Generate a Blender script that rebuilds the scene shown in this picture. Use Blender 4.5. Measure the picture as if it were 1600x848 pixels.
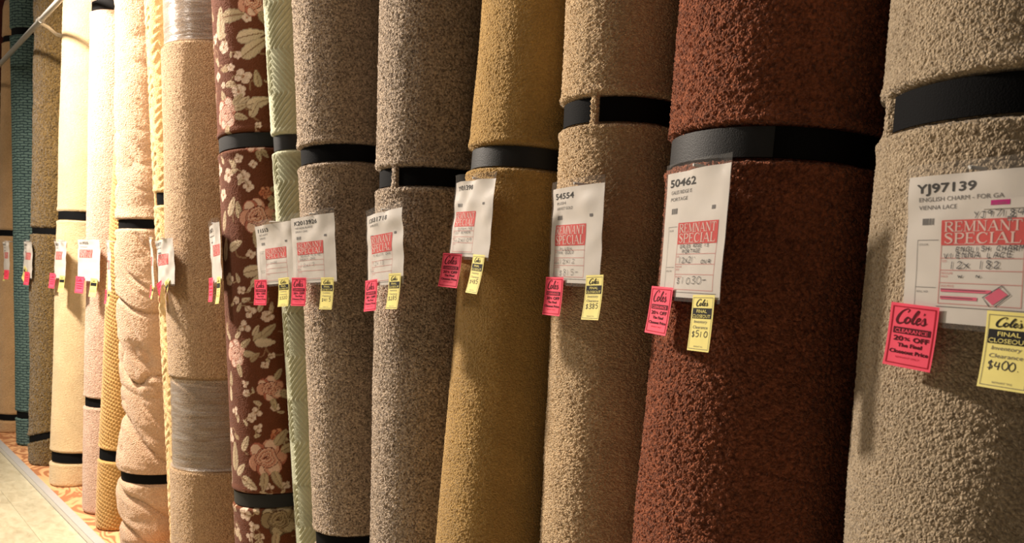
import bpy, math
import numpy as np
from mathutils import Vector, Matrix
S = bpy.context.scene
COL = S.collection
for _o in list(bpy.data.objects):
    bpy.data.objects.remove(_o)
R = math.radians

# ------------------------------------------------------------------ camera, world, lamps, exposure
cam = bpy.data.cameras.new('camera')
co = bpy.data.objects.new('camera', cam); COL.objects.link(co)
PITCH = math.atan(126 / 1300)
YAW = math.atan(1085 / (1300 * math.cos(PITCH) + 126 * math.sin(PITCH)))
co.location = (0, 0, 1.52)
co.rotation_euler = (math.pi / 2 - PITCH, 0, -YAW)
cam.sensor_width = 22.2
cam.lens = 22.2 * 1300 / 1600
cam.shift_y = (533 - 424) / 1600
cam.clip_start = .05; cam.clip_end = 60
cam.dof.use_dof = True; cam.dof.focus_distance = 2.1; cam.dof.aperture_fstop = 5.6
S.camera = co

w = bpy.data.worlds.new('shop_ambient'); S.world = w; w.use_nodes = True
w.node_tree.nodes['Background'].inputs[0].default_value = (1.0, .86, .72, 1)
w.node_tree.nodes['Background'].inputs[1].default_value = .10

def lamp(name, loc, tgt, watts, size, col, spread=180):
    l = bpy.data.lights.new(name, 'AREA'); l.shape = 'DISK'; l.size = size; l.energy = watts; l.color = col
    l.spread = R(spread)
    o = bpy.data.objects.new(name, l); COL.objects.link(o); o.location = loc
    o.rotation_euler = (Vector(tgt) - Vector(loc)).to_track_quat('-Z', 'Y').to_euler()
    return o
lamp('aisle_lamp', (-.10, 5.35, 3.85), (1.25, 3.4, 1.2), 400, .35, (1, .87, .74))
lamp('aisle_lamp', (-.2, 3.5, 3.4), (1.25, 3.6, 1.2), 32, .35, (1, .87, .74))
lamp('aisle_lamp', (-.6, 8.2, 3.75), (1.2, 8.2, .5), 10, .4, (1, .86, .68))

S.view_settings.view_transform = 'Standard'
S.view_settings.look = 'None'
S.view_settings.gamma = 1
S.view_settings.use_curve_mapping = False
S.view_settings.exposure = 0.14

# ------------------------------------------------------------------ helpers
def lin(r, g, b):
    f = lambda c: (c / 255 / 12.92) if c / 255 <= .04045 else ((c / 255 + .055) / 1.055) ** 2.4
    return (f(r), f(g), f(b), 1)

def mesh_np(name, v, quads=None, tris=None, smooth=False, mats=(), uv=None, colors=None, mat_idx=None):
    """A mesh from numpy arrays of vertices, quads and triangles."""
    me = bpy.data.meshes.new(name)
    v = np.asarray(v, np.float32)
    q = np.zeros((0, 4), np.int32) if quads is None else np.asarray(quads, np.int32)
    t = np.zeros((0, 3), np.int32) if tris is None else np.asarray(tris, np.int32)
    me.vertices.add(len(v)); me.vertices.foreach_set('co', v.ravel())
    idx = np.concatenate([q.ravel(), t.ravel()]).astype(np.int32)
    me.loops.add(len(idx)); me.loops.foreach_set('vertex_index', idx)
    n = len(q) + len(t)
    me.polygons.add(n)
    st = np.concatenate([np.arange(len(q)) * 4, len(q) * 4 + np.arange(len(t)) * 3]).astype(np.int32)
    me.polygons.foreach_set('loop_start', st)
    me.polygons.foreach_set('use_smooth', np.full(n, smooth))
    if mat_idx is not None:
        me.polygons.foreach_set('material_index', np.asarray(mat_idx, np.int32))
    if uv is not None:
        l = me.uv_layers.new(name='UVMap'); l.data.foreach_set('uv', np.asarray(uv, np.float32)[idx].ravel())
    if colors is not None:
        c = me.color_attributes.new('pattern', 'FLOAT_COLOR', 'POINT')
        c.data.foreach_set('color', np.asarray(colors, np.float32).ravel())
    for m in mats: me.materials.append(m)
    me.update(calc_edges=True); me.validate()
    return me

def obj(name, me, parent=None):
    o = bpy.data.objects.new(name, me); COL.objects.link(o)
    if parent: o.parent = parent
    return o

def tag(o, label=None, cat=None, group=None, kind=None):
    if label: o['label'] = label
    if cat: o['category'] = cat
    if group: o['group'] = group
    if kind: o['kind'] = kind
    return o

def box_mesh(name, x0, x1, y0, y1, z0, z1, mat, bev=0):
    import bmesh
    bm = bmesh.new(); bmesh.ops.create_cube(bm, size=1)
    for v in bm.verts:
        v.co = ((x0 + x1) / 2 + v.co.x * (x1 - x0), (y0 + y1) / 2 + v.co.y * (y1 - y0), (z0 + z1) / 2 + v.co.z * (z1 - z0))
    if bev: bmesh.ops.bevel(bm, geom=bm.edges[:], offset=bev, segments=1, affect='EDGES')
    me = bpy.data.meshes.new(name); bm.to_mesh(me); bm.free(); me.materials.append(mat)
    return me

def tube_mesh(name, pts, rad, mat, n=14):
    pts = [Vector(p) for p in pts]; V = []; Q = []
    for i, p in enumerate(pts):
        d = (pts[min(i + 1, len(pts) - 1)] - pts[max(i - 1, 0)]).normalized()
        a = d.cross(Vector((0, 0, 1))); a = a.normalized() if a.length > .01 else Vector((1, 0, 0)); b = d.cross(a)
        for k in range(n):
            t = 2 * math.pi * k / n; V.append(p + (a * math.cos(t) + b * math.sin(t)) * rad)
    for i in range(len(pts) - 1):
        for k in range(n):
            k2 = (k + 1) % n; Q.append((i * n + k, i * n + k2, (i + 1) * n + k2, (i + 1) * n + k))
    T = []
    for base in (0, (len(pts) - 1) * n):
        c = len(V); V.append(pts[0] if base == 0 else pts[-1])
        for k in range(n): T.append((c, base + k, base + (k + 1) % n))
    return mesh_np(name, [tuple(v) for v in V], Q, T, True, [mat])

def vnoise(x, y, seed=0):
    """Smooth value noise on numpy arrays."""
    xi = np.floor(x).astype(np.int64); yi = np.floor(y).astype(np.int64)
    fx = x - xi; fy = y - yi
    fx = fx * fx * (3 - 2 * fx); fy = fy * fy * (3 - 2 * fy)
    def h(a, b):
        n = (a * 374761393 + b * 668265263 + seed * 982451653) & 0xffffffff
        n = ((n ^ (n >> 13)) * 1274126177) & 0xffffffff
        return ((n ^ (n >> 16)) & 0xffff) / 65535.0
    return (h(xi, yi) * (1 - fx) + h(xi + 1, yi) * fx) * (1 - fy) + (h(xi, yi + 1) * (1 - fx) + h(xi + 1, yi + 1) * fx) * fy

# ------------------------------------------------------------------ materials
class NT:
    def __init__(s, name):
        s.m = bpy.data.materials.new(name); s.m.use_nodes = True; s.t = s.m.node_tree
        s.b = s.t.nodes['Principled BSDF']; s.out = s.t.nodes['Material Output']
    def n(s, typ, **kw):
        nd = s.t.nodes.new(typ)
        for k, v in kw.items(): setattr(nd, k, v)
        return nd
    def l(s, a, b): s.t.links.new(a, b)
    def val(s, sock, v):
        if hasattr(v, 'is_output'): s.l(v, sock)
        else: sock.default_value = v
    def math(s, op, a, b=0.0, c=None, clamp=False):
        nd = s.n('ShaderNodeMath', operation=op); nd.use_clamp = clamp
        s.val(nd.inputs[0], a); s.val(nd.inputs[1], b)
        if c is not None: s.val(nd.inputs[2], c)
        return nd.outputs[0]
    def mix(s, f, a, b, mode='MIX'):
        nd = s.n('ShaderNodeMix', data_type='RGBA', blend_type=mode)
        s.val(nd.inputs['Factor'], f); s.val(nd.inputs[6], a); s.val(nd.inputs[7], b)
        return nd.outputs[2]
    def noise(s, vec, scale, detail=2, rough=.5, dist=0):
        nd = s.n('ShaderNodeTexNoise'); nd.inputs['Scale'].default_value = scale
        nd.inputs['Detail'].default_value = detail; nd.inputs['Roughness'].default_value = rough
        nd.inputs['Distortion'].default_value = dist
        if vec: s.l(vec, nd.inputs['Vector'])
        return nd
    def ramp(s, fac, stops):
        nd = s.n('ShaderNodeValToRGB'); e = nd.color_ramp.elements
        while len(e) < len(stops): e.new(.5)
        for el, (p, c) in zip(e, stops): el.position = p; el.color = c
        s.l(fac, nd.inputs[0]); return nd.outputs[0]

def plain(name, col, rough=.5, spec=.5, metal=0, bump=0, bscale=200):
    t = NT(name); t.b.inputs['Roughness'].default_value = rough
    t.b.inputs['Specular IOR Level'].default_value = spec; t.b.inputs['Metallic'].default_value = metal
    tc = t.n('ShaderNodeTexCoord').outputs['Object']
    nz = t.noise(tc, bscale, 3)
    f = t.math('MULTIPLY_ADD', nz.outputs[0], .16, .92)
    c = t.n('ShaderNodeRGB'); c.outputs[0].default_value = col
    hs = t.n('ShaderNodeHueSaturation'); t.l(c.outputs[0], hs.inputs['Color']); t.l(f, hs.inputs['Value'])
    t.l(hs.outputs[0], t.b.inputs['Base Color'])
    if bump:
        b = t.n('ShaderNodeBump'); b.inputs['Strength'].default_value = bump; b.inputs['Distance'].default_value = .002
        t.l(nz.outputs[0], b.inputs['Height']); t.l(b.outputs[0], t.b.inputs['Normal'])
    return t.m

def pile(name, ca, cb, tuft=125, amp=.005, fleck=.5, fleck_scale=None, sheen=.25, attr=False, twist=.6, squash=1.0, broad=.12, mid_w=.5):
    """Cut-pile carpet: tufts as real displacement plus bump, yarn flecks as colour."""
    t = NT(name)
    t.m.displacement_method = 'BOTH'
    tc = t.n('ShaderNodeTexCoord').outputs['Object']
    mp = t.n('ShaderNodeMapping'); mp.inputs['Scale'].default_value = (1, 1, squash); t.l(tc, mp.inputs[0])
    vec = mp.outputs[0]
    warp = t.noise(vec, tuft * .55, 2)
    sub = t.n('ShaderNodeVectorMath', operation='SCALE'); t.l(warp.outputs['Color'], sub.inputs[0]); sub.inputs['Scale'].default_value = twist * 2.2 / tuft
    add = t.n('ShaderNodeVectorMath', operation='ADD'); t.l(vec, add.inputs[0]); t.l(sub.outputs[0], add.inputs[1])
    vo = t.n('ShaderNodeTexVoronoi', feature='F1'); vo.inputs['Scale'].default_value = tuft; t.l(add.outputs[0], vo.inputs['Vector'])
    h = t.math('SUBTRACT', 1.0, t.math('MULTIPLY', vo.outputs['Distance'], 1.15))
    fine = t.noise(vec, tuft * 2.6, 3, .6)
    mid = t.noise(vec, tuft * .28, 2, .5)
    h = t.math('MULTIPLY_ADD', fine.outputs[0], .45, h)
    h = t.math('MULTIPLY_ADD', mid.outputs[0], mid_w, h)
    d = t.n('ShaderNodeDisplacement'); d.inputs['Midlevel'].default_value = .7 + mid_w * .5; d.inputs['Scale'].default_value = amp
    t.l(h, d.inputs['Height']); t.l(d.outputs[0], t.out.inputs['Displacement'])
    # yarn colour: every tuft has its own shade
    fl = t.noise(vec, fleck_scale or tuft * 1.1, 2, .6)
    vc = t.n('ShaderNodeSeparateColor'); t.l(vo.outputs['Color'], vc.inputs[0])
    f = t.math('MULTIPLY_ADD', t.math('SUBTRACT', fl.outputs[0], .5), 2.6, .5)
    f = t.math('ADD', t.math('MULTIPLY', f, .6), t.math('MULTIPLY', vc.outputs[0], .4))
    f = t.math('MULTIPLY_ADD', t.math('SUBTRACT', f, .5), fleck * 2, .5, clamp=True)
    if attr:
        at = t.n('ShaderNodeAttribute', attribute_name='pattern')
        col = t.mix(t.math('MULTIPLY', t.math('SUBTRACT', 1.0, f), .22), at.outputs['Color'], (0.03, .015, .01, 1))
    else:
        col = t.mix(f, cb, ca)
    br = t.noise(tc, 7, 3, .6)
    hs = t.n('ShaderNodeHueSaturation'); t.l(col, hs.inputs['Color'])
    t.l(t.math('MULTIPLY_ADD', t.math('SUBTRACT', br.outputs[0], .5), broad * 4, 1.0), hs.inputs['Value'])
    t.l(hs.outputs[0], t.b.inputs['Base Color'])
    t.b.inputs['Roughness'].default_value = .95; t.b.inputs['Specular IOR Level'].default_value = .10
    t.b.inputs['Sheen Weight'].default_value = sheen; t.b.inputs['Sheen Roughness'].default_value = .5
    return t.m

def woven(name, ca, cb, bw, bh, mort=.2):
    """Loop pile in two yarns laid out in short courses."""
    t = NT(name); t.m.displacement_method = 'BOTH'
    uv = t.n('ShaderNodeTexCoord').outputs['UV']
    wob = t.noise(uv, 30, 2); sc = t.n('ShaderNodeVectorMath', operation='SCALE'); t.l(wob.outputs['Color'], sc.inputs[0]); sc.inputs['Scale'].default_value = .022
    ad = t.n('ShaderNodeVectorMath', operation='ADD'); t.l(uv, ad.inputs[0]); t.l(sc.outputs[0], ad.inputs[1])
    br = t.n('ShaderNodeTexBrick'); t.l(ad.outputs[0], br.inputs['Vector'])
    br.inputs['Scale'].default_value = 1; br.inputs['Brick Width'].default_value = bw; br.inputs['Row Height'].default_value = bh
    br.inputs['Mortar Size'].default_value = bh * mort; br.inputs['Mortar Smooth'].default_value = .6
    br.inputs['Color1'].default_value = ca; br.inputs['Color2'].default_value = tuple(c * .8 for c in ca[:3]) + (1,)
    br.inputs['Mortar'].default_value = cb
    fine = t.noise(uv, 320, 3)
    t.l(t.mix(t.math('MULTIPLY', fine.outputs[0], .45), br.outputs['Color'], cb), t.b.inputs['Base Color'])
    h = t.math('MULTIPLY_ADD', fine.outputs[0], .6, t.math('SUBTRACT', 1.0, br.outputs['Fac']))
    d = t.n('ShaderNodeDisplacement'); d.inputs['Midlevel'].default_value = 1; d.inputs['Scale'].default_value = .004
    t.l(h, d.inputs['Height']); t.l(d.outputs[0], t.out.inputs['Displacement'])
    t.b.inputs['Roughness'].default_value = .95; t.b.inputs['Specular IOR Level'].default_value = .10
    return t.m

def film(name, milk, rough, gloss=.5, wrinkle=0.0):
    """Thin clear plastic: see-through, with a reflecting surface and a little milkiness."""
    t = NT(name); t.t.nodes.remove(t.b)
    tr = t.n('ShaderNodeBsdfTransparent'); gl = t.n('ShaderNodeBsdfGlossy'); gl.inputs['Roughness'].default_value = rough
    df = t.n('ShaderNodeBsdfDiffuse'); df.inputs[0].default_value = (.8, .78, .74, 1)
    tc = t.n('ShaderNodeTexCoord').outputs['Object']
    if wrinkle:
        mp = t.n('ShaderNodeMapping'); mp.inputs['Scale'].default_value = (3, 3, 40); t.l(tc, mp.inputs[0])
        nz = t.noise(mp.outputs[0], 3, 4, .6, .8)
    else:
        nz = t.noise(tc, 40, 3)
    b = t.n('ShaderNodeBump'); b.inputs['Strength'].default_value = .25 + wrinkle; b.inputs['Distance'].default_value = .004
    t.l(nz.outputs[0], b.inputs['Height']); t.l(b.outputs[0], gl.inputs['Normal'])
    lw = t.n('ShaderNodeLayerWeight'); lw.inputs[0].default_value = .3; t.l(b.outputs[0], lw.inputs['Normal'])
    m1 = t.n('ShaderNodeMixShader'); m1.inputs[0].default_value = milk
    if wrinkle:
        t.l(t.math('MULTIPLY', t.math('POWER', nz.outputs[0], 2.0), milk * 3.2, clamp=True), m1.inputs[0])
    t.l(tr.outputs[0], m1.inputs[1]); t.l(df.outputs[0], m1.inputs[2])
    m2 = t.n('ShaderNodeMixShader'); t.l(t.math('MULTIPLY', lw.outputs['Fresnel'], gloss, clamp=True), m2.inputs[0])
    t.l(m1.outputs[0], m2.inputs[1]); t.l(gl.outputs[0], m2.inputs[2]); t.l(m2.outputs[0], t.out.inputs['Surface'])
    return t.m

def ink(name, col): return plain(name, col, .7, .2)

M = dict(
    near=pile('beige_plush', lin(204, 184, 154), lin(124, 104, 78), 215, .0038, .42, twist=.8, mid_w=.35),
    brown=pile('brown_frieze', lin(170, 100, 68), lin(78, 42, 28), 150, .0070, .5, twist=.9, sheen=.1),
    tan=pile('tan_plush', lin(234, 206, 162), lin(172, 138, 98), 185, .0056, .42, twist=.9, mid_w=.35, squash=1.5),
    golden=pile('golden_velvet', lin(206, 168, 98), lin(154, 118, 62), 230, .0034, .35, twist=.8, mid_w=.3),
    greige=pile('greige_twist', lin(214, 192, 166), lin(100, 82, 66), 190, .005, .7, 180, twist=1),
    grey=pile('grey_beige_twist', lin(212, 188, 160), lin(100, 82, 66), 185, .005, .7, 180, twist=1),
    green=pile('sage_sculpted', lin(206, 206, 176), lin(172, 172, 138), 220, .0008, .2),
    floral=pile('floral_print', lin(95, 45, 28), lin(60, 30, 20), 260, .0016, .4, attr=True, sheen=.1, broad=.05),
    wrapped=pile('camel_plush', lin(204, 172, 132), lin(132, 102, 72), 200, .0030, .55, twist=.45, mid_w=.2),
    leafy=pile('straw_sculpted', lin(232, 198, 140), lin(200, 162, 104), 200, .002, .3),
    pink=pile('blush_shag', lin(214, 182, 152), lin(174, 140, 112), 170, .0036, .42, twist=.5, mid_w=.3),
    knit=pile('gold_cable_loop', lin(216, 176, 110), lin(168, 124, 66), 180, .002, .35),
    mauve=pile('mauve_beige_twist', lin(218, 184, 160), lin(158, 124, 104), 160, .0036, .6, twist=.6, mid_w=.3),
    cream=pile('cream_loop', lin(224, 200, 160), lin(196, 168, 122), 160, .0035, .35, squash=1.8),
    olive=pile('olive_brown_shag', lin(130, 104, 56), lin(66, 50, 22), 80, .010, .5, twist=1),
    teal=woven('teal_loop', lin(110, 134, 126), lin(46, 62, 66), .062, .021, .22),
    far=pile('sand_plush', lin(200, 164, 118), lin(160, 122, 80), 140, .004, .3),
    maroon=pile('maroon_plush', lin(92, 36, 26), lin(50, 18, 14), 140, .004, .3),
    strap_lit=plain('black_webbing_lit', (.024, .024, .024, 1), .55, .2, bump=.35, bscale=420),  # lit copy of the black webbing: lamp light put into its grey
    strap=plain('black_webbing', (.005, .005, .0055, 1), .75, .06, bump=.35, bscale=420),
    backing=plain('jute_backing', lin(150, 116, 84), .9, .1, bump=.5),
    core=plain('cardboard', lin(160, 122, 84), .85, .2),
    sheet=plain('white_paper', lin(226, 219, 210), .6, .3, bscale=30),
    sleeve=film('clear_sleeve', .06, .14, .35),
    wrap=film('stretch_wrap', .21, .2, .7, .6),
    pink_card=plain('pink_card', (.95, .085, .15, 1), .55, .3, bscale=60),
    yellow_card=plain('yellow_card', (.80, .70, .22, 1), .55, .3, bscale=60),
    black=ink('black_ink', (.012, .011, .011, 1)),
    grey_ink=ink('grey_ink', (.16, .15, .145, 1)),
    pen=ink('pen_ink', (.035, .035, .045, 1)),
    red=ink('red_ink', (.70, .065, .06, 1)),
    pale=ink('knockout_paper', lin(236, 206, 196)),
    pink_line=ink('pink_line_ink', (.70, .28, .26, 1)),
    dark_red=ink('dark_red_ink', (.42, .012, .03, 1)),
    maroon_ink=ink('maroon_ink', (.10, .006, .012, 1)),
    highlighter=ink('pink_highlighter', (.80, .12, .22, 1)),
    magenta=ink('magenta_ink', (.42, .015, .16, 1)),
    pin=plain('white_plastic', (.75, .74, .72, 1), .35, .5),
    steel=plain('grey_metal', (.60, .58, .53, 1), .35, .5, .15, bscale=60),
    white_paint=plain('white_painted_metal', (.74, .72, .68, 1), .4, .5, bscale=40),
    grey_paint=plain('grey_painted_metal', (.42, .41, .39, 1), .45, .5, bscale=40),
    wall=plain('wall_paint', (.30, .25, .20, 1), .9, .1, bscale=20),
    tile_grout=plain('tile_joint', (.40, .36, .27, 1), .7, .2),
)

def tile_material():
    t = NT('vinyl_tile')
    tc = t.n('ShaderNodeTexCoord').outputs['Object']; inf = t.n('ShaderNodeObjectInfo').outputs['Random']
    mp = t.n('ShaderNodeMapping'); t.l(tc, mp.inputs[0])
    cv = t.n('ShaderNodeCombineXYZ'); t.l(t.math('MULTIPLY', inf, 37.0), cv.inputs[2]); t.l(cv.outputs[0], mp.inputs['Location'])
    mp.inputs['Scale'].default_value = (1, .35, 1)
    nz = t.noise(mp.outputs[0], 22, 5, .65, .6)
    c = t.ramp(nz.outputs[0], [(.30, lin(166, 156, 128)), (.5, lin(186, 178, 150)), (.72, lin(198, 190, 164))])
    hs = t.n('ShaderNodeHueSaturation'); t.l(c, hs.inputs['Color']); t.l(t.math('MULTIPLY_ADD', inf, .12, .92), hs.inputs['Value'])
    t.l(hs.outputs[0], t.b.inputs['Base Color']); t.b.inputs['Roughness'].default_value = .32
    return t.m
def plywood_material():
    t = NT('plywood')
    tc = t.n('ShaderNodeTexCoord').outputs['Object']
    mp = t.n('ShaderNodeMapping'); mp.inputs['Scale'].default_value = (1.0, .42, 1.0); t.l(tc, mp.inputs[0])
    w1 = t.noise(mp.outputs[0], 3.0, 3, .5, 1.2)
    rings = t.math('SINE', t.math('MULTIPLY', w1.outputs[0], 70.0))
    fine = t.noise(mp.outputs[0], 90, 3, .6)
    f = t.math('MULTIPLY_ADD', rings, .5, .5)
    f = t.math('MULTIPLY_ADD', fine.outputs[0], .5, f)
    c = t.ramp(f, [(.25, lin(222, 172, 122)), (.75, lin(212, 156, 106)), (1.0, lin(170, 112, 72))])
    t.l(c, t.b.inputs['Base Color']); t.b.inputs['Roughness'].default_value = .6
    return t.m
M['tile'] = tile_material(); M['ply'] = plywood_material()

# ------------------------------------------------------------------ the setting
floor = tag(obj('floor', box_mesh('floor', -4, 2.6, -2.5, 13, -.05, -.004, M['tile_grout'])), kind='structure')
TS = .3048
tile_me = box_mesh('tile', 0, TS - .0012, 0, TS - .0012, -.004, 0, M['tile'], .0008)
narrow_me = box_mesh('tile_strip', 0, .185, 0, TS - .0012, -.004, 0, M['tile'], .0008)
for i in range(7):
    for j in range(34):
        o = obj('tile', narrow_me if i == 0 else tile_me, floor)
        o.location = (.842 - i * TS, 1.98 + j * TS, 0)
tag(obj('wall_right', box_mesh('wall_right', 2.15, 2.3, -2.5, 13, -.05, 4.4, M['wall'])), kind='structure')
tag(obj('wall_back', box_mesh('wall_back', -4, 2.3, 13, 13.15, -.05, 4.4, M['wall'])), kind='structure')
plat = tag(bpy.data.objects.new('display_platform', None), 'low plywood platform along the wall that the carpet rolls stand on', 'platform'); COL.objects.link(plat)
plat.location = (1.03, 0, 0)
for y0, y1 in ((-2.0, .42), (.42, 2.84), (2.84, 5.26), (5.26, 7.68), (7.68, 10.1), (10.1, 12.5)):
    obj('plywood_panel', box_mesh('plywood_panel', .045, 1.1, y0 + .001, y1 - .001, 0.0, .040, M['ply'], .001), plat)
    obj('edge_face', box_mesh('edge_face', 0, .004, y0 + .001, y1 - .001, 0.0, .034, M['white_paint'], .0008), plat)
    obj('edge_top', box_mesh('edge_top', 0, .047, y0 + .001, y1 - .001, .034, .0415, M['grey_paint'], .0015), plat)

# the chrome rail above, in front of the far rolls
rail = tag(bpy.data.objects.new('guard_rail', None), 'slim metal rail running along the far rolls near the ceiling, at top left', 'rail'); COL.objects.link(rail)
rail.location = (1.14, 6.09, 2.99)
XR = .045
obj('rail_tube', tube_mesh('rail_tube', [(XR, -1.0, .05), (XR, 2.9, .05)], .0165, M['steel']), rail)
for yb in (.04, 2.55):
    h = .05
    obj('bracket_arm', tube_mesh('bracket_arm', [(XR, yb, h - .012), (XR + .05, yb + .03, h - .026), (XR + .12, yb + .15, h - .034), (XR + .26, yb + .21, h - .04)], .011, M['steel']), rail)
    obj('rail_clamp', tube_mesh('rail_clamp', [(XR, yb - .03, h), (XR, yb + .03, h)], .021, M['steel']), rail)

# ------------------------------------------------------------------ carpet rolls
ROLL = {  # base x, base y, lean x, lean y, radius
'near':(1.295,0.505,0.0600,-0.0158,0.205), 'brown':(1.295,0.972,0.0800,-0.0249,0.205), 'tan':(1.350,1.352,0.0460,-0.0100,0.141),
'golden':(1.243,1.678,0.1000,-0.0200,0.154), 'greige':(1.295,1.997,0.0425,0.0022,0.16), 'grey':(1.303,2.325,0.0050,0.0465,0.145),
'green':(1.280,2.5556,-0.0100,0.0593,0.070), 'floral':(1.270,2.822,0.0120,0.0595,0.18), 'wrapped':(1.310,3.577,0.0200,0.0037,0.22),
'leafy':(1.300,3.9165,-0.0050,0.0044,0.11), 'pink':(1.300,4.411,0.0325,-0.0013,0.21), 'knit':(1.220,4.925,0.0875,-0.0086,0.13),
'mauve':(1.275,5.307,0.0600,-0.0001,0.165), 'cream':(1.260,6.105,0.0725,0.0034,0.17), 'olive':(1.290,6.851,0.0600,-0.0055,0.2),
'teal':(1.30,7.632,0.0375,-0.0006,0.16), 'far':(1.270,8.347,0.0675,0.0006,0.18), 'maroon':(1.30,9.25,.03,0,.2)}
PZ = .0415

def smooth01(x): x = np.clip(x, 0, 1); return x * x * (3 - 2 * x)

ROSE=[(-0.040,1.986,0.049,0),(-0.171,2.354,0.048,1),(-0.158,1.878,0.035,1),(-0.153,1.625,0.055,1),(-0.187,1.704,0.020,2),(-0.036,1.153,0.045,0),(-0.175,1.029,0.040,1),(-0.194,0.865,0.022,2),(-0.152,0.787,0.060,1),(-0.187,0.568,0.054,3)]
LEAF=[(-0.033,2.293,0.049,85),(-0.097,2.310,0.044,0),(-0.157,2.238,0.044,10),(-0.169,2.197,0.048,35),(-0.175,2.092,0.026,100),(-0.176,2.012,0.039,15),(-0.162,1.990,0.028,60),(-0.032,2.033,0.031,110),(-0.061,1.529,0.031,20),(-0.050,1.664,0.031,60),(-0.084,1.650,0.027,100),(-0.136,1.438,0.038,10),(-0.151,1.407,0.031,40),(-0.152,1.211,0.029,30),(-0.164,1.189,0.031,0),(-0.134,1.231,0.020,60),(0.001,1.062,0.023,90),(0.008,1.008,0.023,90),(-0.070,0.836,0.027,60),(-0.003,0.786,0.046,85),(0.065,0.709,0.033,80),(-0.080,0.695,0.034,-30),(0.003,1.619,0.032,70),(0.003,1.518,0.036,75),(-0.123,2.019,0.022,30),(-0.179,1.231,0.027,40),(-0.040,0.742,0.027,40)]
BLOS=[(-0.046,2.210,0.018),(-0.108,2.175,0.011),(-0.077,2.137,0.011),(-0.124,2.101,0.022),(-0.032,2.083,0.009),(-0.105,2.052,0.020),(-0.173,1.934,0.009),(-0.040,1.773,0.020),(-0.110,1.761,0.018),(-0.128,1.728,0.015),(0.005,1.709,0.018),(-0.019,1.413,0.018),(-0.082,1.372,0.013),(-0.056,1.338,0.011),(-0.113,1.297,0.018),(-0.090,1.245,0.018),(-0.176,1.279,0.016),(-0.082,1.046,0.011),(-0.086,1.013,0.011),(-0.161,1.111,0.011),(-0.019,0.948,0.014),(-0.121,0.945,0.016),(-0.103,0.927,0.013),(-0.128,0.892,0.013),(0.032,0.855,0.023),(-0.215,0.688,0.011),(-0.055,0.585,0.020),(-0.091,0.542,0.016),(-0.075,0.504,0.014),(-0.149,2.298,0.013),(0.014,2.254,0.016),(0.004,2.120,0.013),(-0.093,1.825,0.013),(-0.148,1.802,0.011),(0.031,1.800,0.018),(-0.190,1.517,0.011),(-0.127,1.495,0.013),(-0.028,0.633,0.014),(-0.186,1.142,0.009),(-0.190,0.963,0.011)]

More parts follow.
